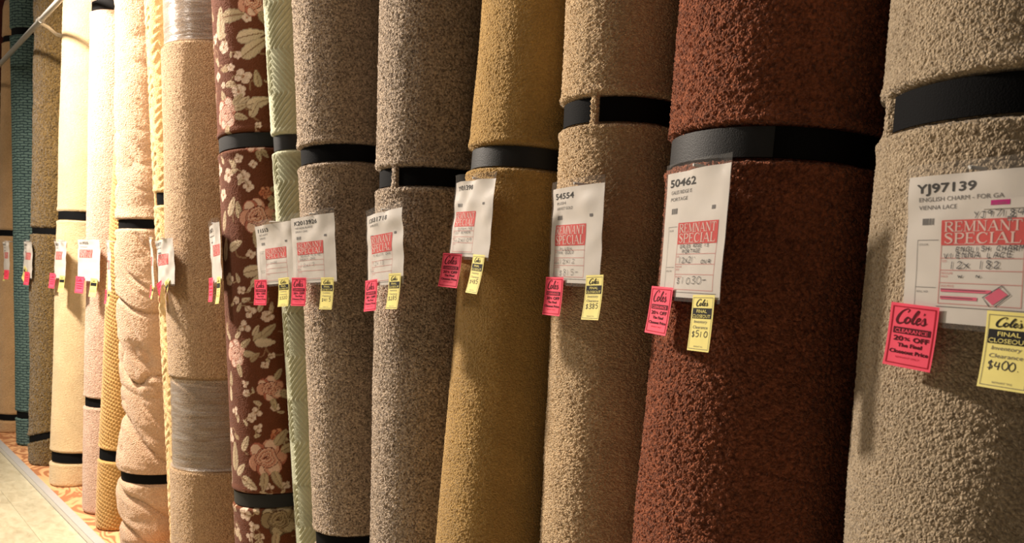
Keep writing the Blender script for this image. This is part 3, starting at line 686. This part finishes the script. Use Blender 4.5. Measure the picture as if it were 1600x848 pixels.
def script_word(P, x, y, h, width, apostrophe):
    """The shop's signature: a big looping C followed by o l e s in brush script."""
    L = [([(.30, .80), (.335, .98), (.25, 1.04), (.13, .86), (.05, .52), (.04, .20), (.12, .02), (.24, .08), (.34, .26)], [.03, .06, .04, .07, .12, .13, .10, .05, .03]),
         ([(.43, .42), (.35, .46), (.29, .24), (.35, .06), (.44, .20), (.43, .40), (.36, .44), (.50, .40)], [.05, .08, .10, .08, .07, .05, .03, .03]),
         ([(.50, .20), (.60, .55), (.645, .90), (.60, .96), (.545, .60), (.53, .20), (.58, .07), (.66, .20)], [.03, .03, .05, .06, .10, .11, .07, .03]),
         ([(.65, .22), (.74, .34), (.74, .48), (.68, .46), (.655, .20), (.71, .06), (.80, .20)], [.03, .04, .06, .07, .10, .08, .03]),
         ([(.79, .18), (.87, .54), (.90, .36), (.925, .14), (.87, .05), (.81, .12)], [.03, .04, .09, .10, .06, .04]),
         ([(.91, .10), (.97, .16), (1.0, .24)], [.04, .03, .02])]
    if apostrophe: L.append(([(.83, .86), (.815, .70)], [.07, .03]))
    for pts, ws in L:
        q = curve(pts, 8); w = np.interp(np.linspace(0, 1, len(q)), np.linspace(0, 1, len(ws)), ws)
        P.line(np.stack([x + (q[:, 0] + .10 * q[:, 1] - .05) * width, y + q[:, 1] * h], -1), w * width * .62)

# ------------------------------------------------------------------ price tags
LETTERING = {'printed_number', 'printed_text', 'panel_lettering', 'form_lines', 'form_rules', 'handwriting', 'highlighter_mark', 'pen_strike',
             'card_border', 'card_lettering', 'card_small_print', 'card_knockout', 'card_italics', 'card_price'}
def make_tag(key, label, yaw, s, zc, W, Hh, spec):
    """A clear sleeve with a printed sheet, hung on the roll, with a pink and a yellow card at its foot."""
    x0, y0, lx, ly, r = ROLL[key]
    a = R(yaw)
    n = Vector((-math.cos(a), math.sin(a), 0)); u = Vector((-math.sin(a), -math.cos(a), 0))
    clear = spec.get('clear', .022)
    ctr = Vector((x0 + lx * zc, y0 + ly * zc, zc)) + n * (r + clear) + u * s
    # hang down the roll: up follows the roll's lean
    up = Vector((lx, ly, 1)).normalized()
    if spec.get('upright'): up = Vector((0, 0, 1))
    up = (up + u * spec.get('tilt', 0)).normalized()
    nn = u.cross(up).normalized(); uu = up.cross(nn)
    e = bpy.data.objects.new('price_tag', None); COL.objects.link(e)
    Mx = Matrix((uu, up, nn)).transposed().to_4x4(); Mx.translation = ctr - up * (Hh / 2)
    e.matrix_world = Mx
    tag(e, label, 'price tag', 'price tags on the rolls')
    bow = spec.get('bow', .008); cr = spec.get('crease', .003); sd = hash_key(key); fold = spec.get('fold', 0)
    def surf(x, y):
        q = x / (W / 2); t = y / Hh
        z = -bow * q * q + cr * 2 * (vnoise(x * 22 + sd, y * 30, sd) - .5) * (.3 + t)
        z = z + cr * 3.0 * np.clip(t - .8, 0, 1) * np.abs(np.sin(q * 3.1 + sd)) * 4 * .6
        z = z - fold * np.clip(t - .86, 0, 1) ** 1.0 * 1.0
        return z
    def emit(name, P, mat, parent, off, fn):
        v, t = P.done()
        if v is None: return None
        # consistent facing
        A = v[t[:, 1]] - v[t[:, 0]]; B = v[t[:, 2]] - v[t[:, 0]]
        flip = (A[:, 0] * B[:, 1] - A[:, 1] * B[:, 0]) < 0
        t = t.copy(); t[flip] = t[flip][:, ::-1]
        V = fn(v, off)
        o = obj(name, mesh_np(name, V, None, t, True, [M[mat]]), parent)
        if name in LETTERING: o['kind'] = 'stuff'
        return o
    flat = lambda v, off: np.stack([v[:, 0], v[:, 1], surf(v[:, 0], v[:, 1]) + off], -1)
    # sheet of paper
    P = Print(); P.rect(-W / 2, 0, W / 2, Hh, 28, 28); sheet = emit('sheet', P, 'sheet', e, 0, flat)
    P = Print(); P.rect(-W / 2 - .004, -.007, W / 2 + .004, Hh + .016, 28, 28); emit('sleeve', P, 'sleeve', e, .0016, flat)
    lv = spec['lv']
    X = lambda f: -W / 2 + f * W
    Y = lambda f: Hh * (1 - f)     # fraction from the top
    o1, o2 = .0005, .0009
    bk = Print()
    bk.text(spec['num'], X(.075), Y(.115), Hh * .062, W * spec.get('numw', .42), bold=.10)
    emit('printed_number', bk, 'black', sheet, o1, flat)
    g = Print()
    if lv >= 2:
        for i, (ln, fw) in enumerate(spec.get('lines', [])):
            g.text(ln, X(.10), Y(.175 + i * .055), Hh * .030, W * fw)
        g.text('COLOR', X(.115), Y(.475), Hh * .014, W * .08); g.text('ROLL NO', X(.115), Y(.80), Hh * .014, W * .10)
        bars = _hr.uniform(.3, 1, 12); xx = X(.135)
        for i, bw in enumerate(bars):
            if xx > X(.135) + W * .10: break
            g.rect(xx, Y(.335), xx + W * .010 * bw, Y(.290), 1, 1); xx += W * .0075 + W * .004 * bw
        g.rect(X(.78), Y(.325), X(.835), Y(.295), 2, 1)
    else:
        g.rect(X(.10), Y(.19), X(.45), Y(.175), 4, 1); g.rect(X(.20), Y(.30), X(.42), Y(.275), 4, 1)
    emit('printed_text', g, 'grey_ink', sheet, o1, flat)
    rx0, rx1, ry0, ry1 = spec.get('red', (.25, .90, .31, .54))
    red = Print(); red.rect(X(rx0), Y(ry1), X(rx1), Y(ry0), 14, 8); emit('red_panel', red, 'red', sheet, o1, flat)
    k = (ry1 - ry0) * Hh; pw = (rx1 - rx0) * W
    pl = Print(); serif_text(pl, 'REMNANT', X(rx0) + pw * .035, Y(ry0) - k * .46, k * .40, pw * .93); serif_text(pl, 'SPECIAL', X(rx0) + pw * .035, Y(ry1) + k * .07, k * .42, pw * .93)
    emit('panel_lettering', pl, 'pale', sheet, o2, flat)
    if lv >= 2:
        f = Print(); lw = .0009
        f.frame(X(rx0), Y(spec.get('foot', .94)), X(rx1), Y(ry1 - .01), lw)
        rows, foot = spec.get('rows', (.66, .74, .82)), spec.get('foot', .94)
        for fy in rows: f.rect(X(rx0), Y(fy), X(rx1), Y(fy) + lw, 10, 1)
        for fy, st in ((rows[0] + .025, 'SIZE'), (rows[1] + .025, 'REGULAR'), (rows[1] + .048, 'PRICE'), (rows[2] + .025, 'SALE PRICE')): f.text(st, X(rx0 + .015), Y(fy), Hh * .015)
        emit('form_lines', f, 'pink_line', sheet, o1, flat)
        f2 = Print(); f2.rect(X(.10), Y(.93), X(.10) + lw * .7, Y(.44), 1, 10); f2.rect(X(.10), Y(.44) , X(rx0 - .02), Y(.44) + lw * .7, 6, 1); f2.rect(X(.10), Y(.765), X(rx0 - .02), Y(.765) + lw * .7, 6, 1)
        f2.rect(X(rx0 - .012), Y(foot + .022), X(rx1 + .05), Y(foot + .022) + lw, 12, 1)
        emit('form_rules', f2, 'grey_ink', sheet, o1, flat)
    h = Print()
    for (st, fx, fy, fh, fw) in spec.get('hand', []): hand(h, st, X(fx), Y(fy), Hh * fh, W * fw, .0008 if lv < 3 else .0010, .02)
    emit('handwriting', h, 'pen', sheet, o2 + .0002, flat)
    if spec.get('marks'):
        hl = Print()
        for yy, xa, xb in ((.777, .32, .70), (.828, .32, .60)): hl.rect(X(xa), Y(yy) - .0022, X(xb), Y(yy) + .0022, 8, 1)
        c = np.array([X(.735), Y(.805)]); hl.quad([c + p for p in (np.array([-.015, -.002]), np.array([-.004, -.011]), np.array([.015, .003]), np.array([.003, .011]))])
        emit('highlighter_mark', hl, 'highlighter', sheet, o1 + .0002, flat)
        h2 = Print(); h2.line([c + p for p in (np.array([-.008, -.013]), np.array([-.018, -.002]), np.array([.007, .014]), np.array([.018, .003]), np.array([-.001, -.013]))], .0012)
        h2.line([(X(.32), Y(.770)), (X(.66), Y(.774))], .0008); h2.line([(X(.32), Y(.825)), (X(.57), Y(.828))], .0008)
        emit('pen_strike', h2, 'pen', sheet, o2, flat)
        sl = Print(); sl.rect(X(.60), Y(.245), X(1.0), Y(.178), 8, 2); emit('price_label', sl, 'sheet', sheet, o2 + .0004, flat)
        mg = Print(); mg.rect(X(.665), Y(.222), X(.795), Y(.190), 4, 2); emit('magenta_bar', mg, 'magenta', sheet, o2 + .0007, flat)
    # stickers
    def card(name, mat, cx, top, cw, ch, rot, tw, prints, face=0):
        cs, sn = math.cos(rot), math.sin(rot)
        def fn(v, off):
            # card coordinates: x centred, y from the top edge down (negative)
            vx = v[:, 0]; vy = v[:, 1]
            X_ = cx + vx * cs - vy * sn; Y_ = top + vx * sn + vy * cs
            z = surf(np.clip(X_, -W / 2, W / 2), np.clip(Y_, 0, Hh)) + .0042 + tw * (vy / ch) ** 2 + .06 * tw * np.sin(vx / cw * 3 + 1) + off
            z = z + face * (cw / 2 - vx)
            z = z + spec.get('twist', 0) * (vx / cw) * (-vy / ch)
            return np.stack([X_, Y_, z], -1)
        P = Print(); P.rect(-cw / 2, -ch, cw / 2, 0, 10, 12); c = emit(name, P, mat, e, 0, fn)
        for pname, pm, P2 in prints: emit(pname, P2, pm, c, .0005 if pm not in ('pink_card', 'yellow_card') else .0009, fn)
        return c
    sc = spec.get('sc', 1.0)
    cw, ch = .076 * sc, .092 * sc
    b = Print(); b.frame(-cw * .45, -ch * .955, cw * .45, -ch * .045, ch * .016)
    k1 = Print(); script_word(k1, -cw * .34, -ch * .32, ch * .23, cw * .66, True)
    if lv >= 2:
        k1.rect(-cw * .385, -ch * .475, cw * .39, -ch * .375, 6, 1)
        k1.text('20', -cw * .36, -ch * .585, ch * .075, cw * .20, bold=.16); k1.text('%', -cw * .13, -ch * .575, ch * .05, cw * .12, bold=.1); k1.text('OFF', cw * .06, -ch * .585, ch * .075, cw * .31, bold=.16)
        k1.text('The Final', -cw * .25, -ch * .68, ch * .06, cw * .50, bold=.14)
        k1.text('Closeout Price', -cw * .40, -ch * .785, ch * .06, cw * .80, bold=.14)
        kn = Print(); kn.text('CLEARANCE', -cw * .34, -ch * .457, ch * .06, cw * .68, bold=.06)
        sm = Print(); sm.text('REMNANT ONLY', -cw * .25, -ch * .86, ch * .03, cw * .5)
        pr = [('card_border', 'dark_red', b), ('card_lettering', 'maroon_ink', k1), ('card_small_print', 'dark_red', sm), ('card_knockout', 'pink_card', kn)]
    else:
        for yy, ww in ((.46, .40), (.60, .38), (.73, .34)): k1.rect(-cw * ww * .9, -ch * yy, cw * ww * .9, -ch * (yy - .05), 4, 1)
        pr = [('card_border', 'dark_red', b), ('card_lettering', 'dark_red', k1)]
    px_, py_, prot = spec.get('pink', (-.43, .12, .07))
    card('clearance_card', 'pink_card', px_ * W, py_ * Hh, cw, ch, -prot, spec.get('curl', .006), pr, spec.get('face', .12))
    cw, ch = .066 * sc, .100 * sc
    b = Print(); b.frame(-cw * .45, -ch * .965, cw * .45, -ch * .045, ch * .007)
    k1 = Print(); script_word(k1, -cw * .28, -ch * .20, ch * .12, cw * .56, True)
    k1.rect(-cw * .43, -ch * .42, cw * .43, -ch * .235, 6, 2)
    kn = Print(); it = Print(); hd = Print()
    if lv >= 2:
        kn.text('FINAL', -cw * .23, -ch * .317, ch * .058, cw * .46, bold=.05); kn.text('CLOSEOUT', -cw * .40, -ch * .405, ch * .058, cw * .80, bold=.05)
        it.text('Inventory', -cw * .33, -ch * .50, ch * .055, cw * .60, slant=.25); it.text('Clearance', -cw * .36, -ch * .60, ch * .055, cw * .68, slant=.25)
        it.text('REMNANT TAG', -cw * .20, -ch * .93, ch * .025, cw * .40)
    else:
        it.rect(-cw * .3, -ch * .50, cw * .3, -ch * .48, 4, 1); it.rect(-cw * .3, -ch * .60, cw * .3, -ch * .58, 4, 1)
    hand(hd, spec.get('ysale', '$400'), -cw * .36, -ch * .755, ch * .105, cw * .74, .0012, .03)
    yx, yy, yrot = spec.get('yellow', (.37, .10, .0))
    card('closeout_card', 'yellow_card', yx * W, yy * Hh, cw, ch, -yrot, spec.get('ycurl', .010), [('card_border', 'grey_ink', b), ('card_lettering', 'black', k1), ('card_italics', 'grey_ink', it), ('card_price', 'pen', hd), ('card_knockout', 'yellow_card', kn)])
    # the fastener that pins it to the roll
    pz = float(surf(np.array([0.0]), np.array([Hh]))[0])
    obj('tag_pin', tube_mesh('tag_pin', [(0, Hh + .006, pz + .004), (0, Hh + .006, pz + .002), (0, Hh + .005, -(clear + r - math.sqrt(max(r * r - s * s, 0)) - .013))], .0028, M['pin'], 8), e)
    return e

make_tag('near', 'largest price tag, on the beige roll at the right edge, numbered YJ97139', 15, .0845, 1.535, .190, .196,
    dict(lv=3, num='YJ97139', numw=.47, lines=[('ENGLISH CHARM - FOR GA', .65), ('VIENNA LACE', .31)], red=(.30, .905, .306, .475), upright=1, bow=.003, crease=.0014,
         rows=(.563, .644, .73), foot=.87,
         hand=[('YJ97184', .54, .298, .040, .36), ('ENGLISH CHARM', .42, .518, .030, .49), ('VIENNA LACE', .33, .562, .034, .51), ('12X 182', .38, .632, .048, .38), ('W  N.', .45, .69, .018, .22)],
         marks=1, pink=(-.355, .113, .055), yellow=(.36, .105, .01), ysale='$400.', sc=.96, tilt=0.01))
make_tag('brown', 'price tag on the dark brown roll, numbered 50462 and priced 1030', 21, .095, 1.567, .203, .224,
    dict(lv=3, num='50462', numw=.44, lines=[('GALES RIDGE IS', .36), ('PORTAGE', .30)], red=(.28, .90, .41, .58), bow=.004, crease=.002,
         hand=[('GALES RDGE IS', .34, .612, .026, .46), ('PORTAGE', .38, .652, .026, .30), ("12X21'", .34, .728, .045, .30), ('OVR', .70, .732, .028, .16), ('$1030-', .33, .895, .055, .50)],
         pink=(-.36, .075, .02), yellow=(.31, .03, -.03), ysale='$510', sc=.95, ycurl=.004))
make_tag('tan', 'price tag on the light tan roll, numbered 54554, crumpled at its top', 12, .0765, 1.575, .203, .206,
    dict(lv=2, num='54554', numw=.40, lines=[('PLUSH', .22), ('HARVEST GOLD', .36)], red=(.11, .72, .39, .61), bow=.005, crease=.003,
         hand=[('PLUSH', .24, .66, .03, .24), ('TAN GOLD', .18, .70, .03, .34), ('12X12', .24, .80, .045, .32), ('$815-', .24, .925, .06, .40)],
         pink=(-.30, .055, .0), yellow=(.45, .09, -.04), ysale='$385', sc=.92))
make_tag('golden', 'badly crumpled price tag leaning on the golden-brown roll', 12, .052, 1.621, .225, .184,
    dict(lv=2, num='YV01398', numw=.44, lines=[], red=(.06, .62, .40, .60), face=.35, bow=.005, crease=.0045, tilt=.03,
         hand=[('SUNSHINE', .2, .65, .03, .40), ('CUT BERBER', .14, .70, .03, .42), ('12X109', .18, .81, .045, .42)],
         pink=(-.22, .03, -.01), yellow=(.33, .035, .01), ysale='$485', sc=.92))
make_tag('greige', 'price tag tilted on the speckled grey-beige roll, numbered 12031718', 6, .092, 1.552, .218, .194,
    dict(clear=.036, lv=2, num='12031718', numw=.56, lines=[('TIMELESS', .3)], red=(.15, .74, .30, .55), bow=.006, crease=.0035, tilt=-.06,
         hand=[('TIMELESS OAK', .2, .60, .03, .52), ('12X 13', .2, .72, .055, .36)],
         pink=(-.28, .085, -.03), yellow=(.34, .14, .02), ysale='$285', sc=.92))
make_tag('grey', 'price tag on the brownish-grey roll, numbered K2013926, overlapping the tag left of it', -7, .054, 1.554, .230, .200,
    dict(lv=2, num='K2013926', numw=.56, lines=[('NEVADA PLAINS', .42), ('SMOKY OAK', .3)], red=(.13, .75, .38, .57), bow=.004, crease=.002,
         hand=[('NEVADA PLAINS', .2, .61, .03, .50), ('SMOKY OAK', .18, .66, .035, .40), ('12X17', .2, .76, .05, .36)],
         pink=(-.30, .085, .03), yellow=(.33, .065, .02), ysale='$415', sc=.94, clear=.026))
make_tag('green', 'price tag on the sage green roll, half behind the tag to its right', -7, .034, 1.542, .232, .196,
    dict(lv=2, num='11513', numw=.30, lines=[('SCULPT', .24), ('SAGE', .16)], red=(.25, .80, .40, .58), bow=.004, crease=.003,
         hand=[('SAGE', .38, .66, .03, .20)], pink=(-.38, .09, .04), yellow=(.22, .09, -.02), ysale='$320', sc=.92, clear=.05))
make_tag('floral', 'narrow-looking price tag on the rose patterned brown roll, seen almost edge-on', 12, -.049, 1.545, .224, .206,
    dict(lv=1, num='20871', red=(.35, .92, .36, .55), bow=.005, crease=.004, pink=(-.30, .09, .0), yellow=(.36, .08, .0), sc=.95))
make_tag('wrapped', 'crumpled price tag at the left side of the camel plush roll, card twisted over', 1, .008, 1.513, .226, .186,
    dict(lv=1, num='31077', red=(.15, .78, .32, .56), bow=.01, crease=.006, tilt=-.05, pink=(-.22, .07, -.25), yellow=(.20, .10, -.3), sc=.9, twist=.03))
make_tag('leafy', 'price tag of the straw-yellow roll, turned edge-on beside the camel roll', 13, -.02, 1.506, .12, .22,
    dict(lv=1, num='40216', red=(.2, .8, .36, .54), bow=.003, crease=.003, pink=(-.30, .05, .0), yellow=(.30, .05, .0), sc=.6))
make_tag('pink', 'price tag edge-on at the left side of the folded blush roll', 9, -.109, 1.486, .164, .25,
    dict(lv=1, num='77140', red=(.2, .85, .36, .54), bow=.004, crease=.004, pink=(-.30, .05, .0), yellow=(.33, .05, .0), sc=.8, clear=.03))
make_tag('mauve', 'flat white price tag on the mauve-beige roll, facing the aisle', -16, .018, 1.522, .232, .236,
    dict(lv=1, num='60935', red=(.10, .68, .24, .44), bow=.003, crease=.003, pink=(-.30, .10, .02), yellow=(.30, .07, .02), sc=1.05, clear=.02))
make_tag('cream', 'small price tag on the cream roll, over its tall plain middle', -9, .088, 1.526, .177, .235,
    dict(lv=1, num='58412', red=(.12, .75, .28, .50), bow=.006, crease=.004, pink=(-.48, .12, .03), yellow=(.34, .07, .0), sc=1.05))
make_tag('olive', 'price tag on the olive-brown roll, leaning over the teal roll edge', -6, -.030, 1.527, .200, .255,
    dict(lv=1, num='22360', red=(.25, .85, .30, .50), bow=.006, crease=.004, tilt=.03, pink=(.18, .16, .0), yellow=(-.05, .28, .4), sc=1.0))
make_tag('teal', 'price tag on the teal roll, leftmost one, nearly edge-on', -14, -.109, 1.547, .10, .24,
    dict(lv=1, num='90714', red=(.2, .85, .34, .54), bow=.004, crease=.004, pink=(.2, .08, .0), yellow=(-.2, .05, .0), sc=.8))
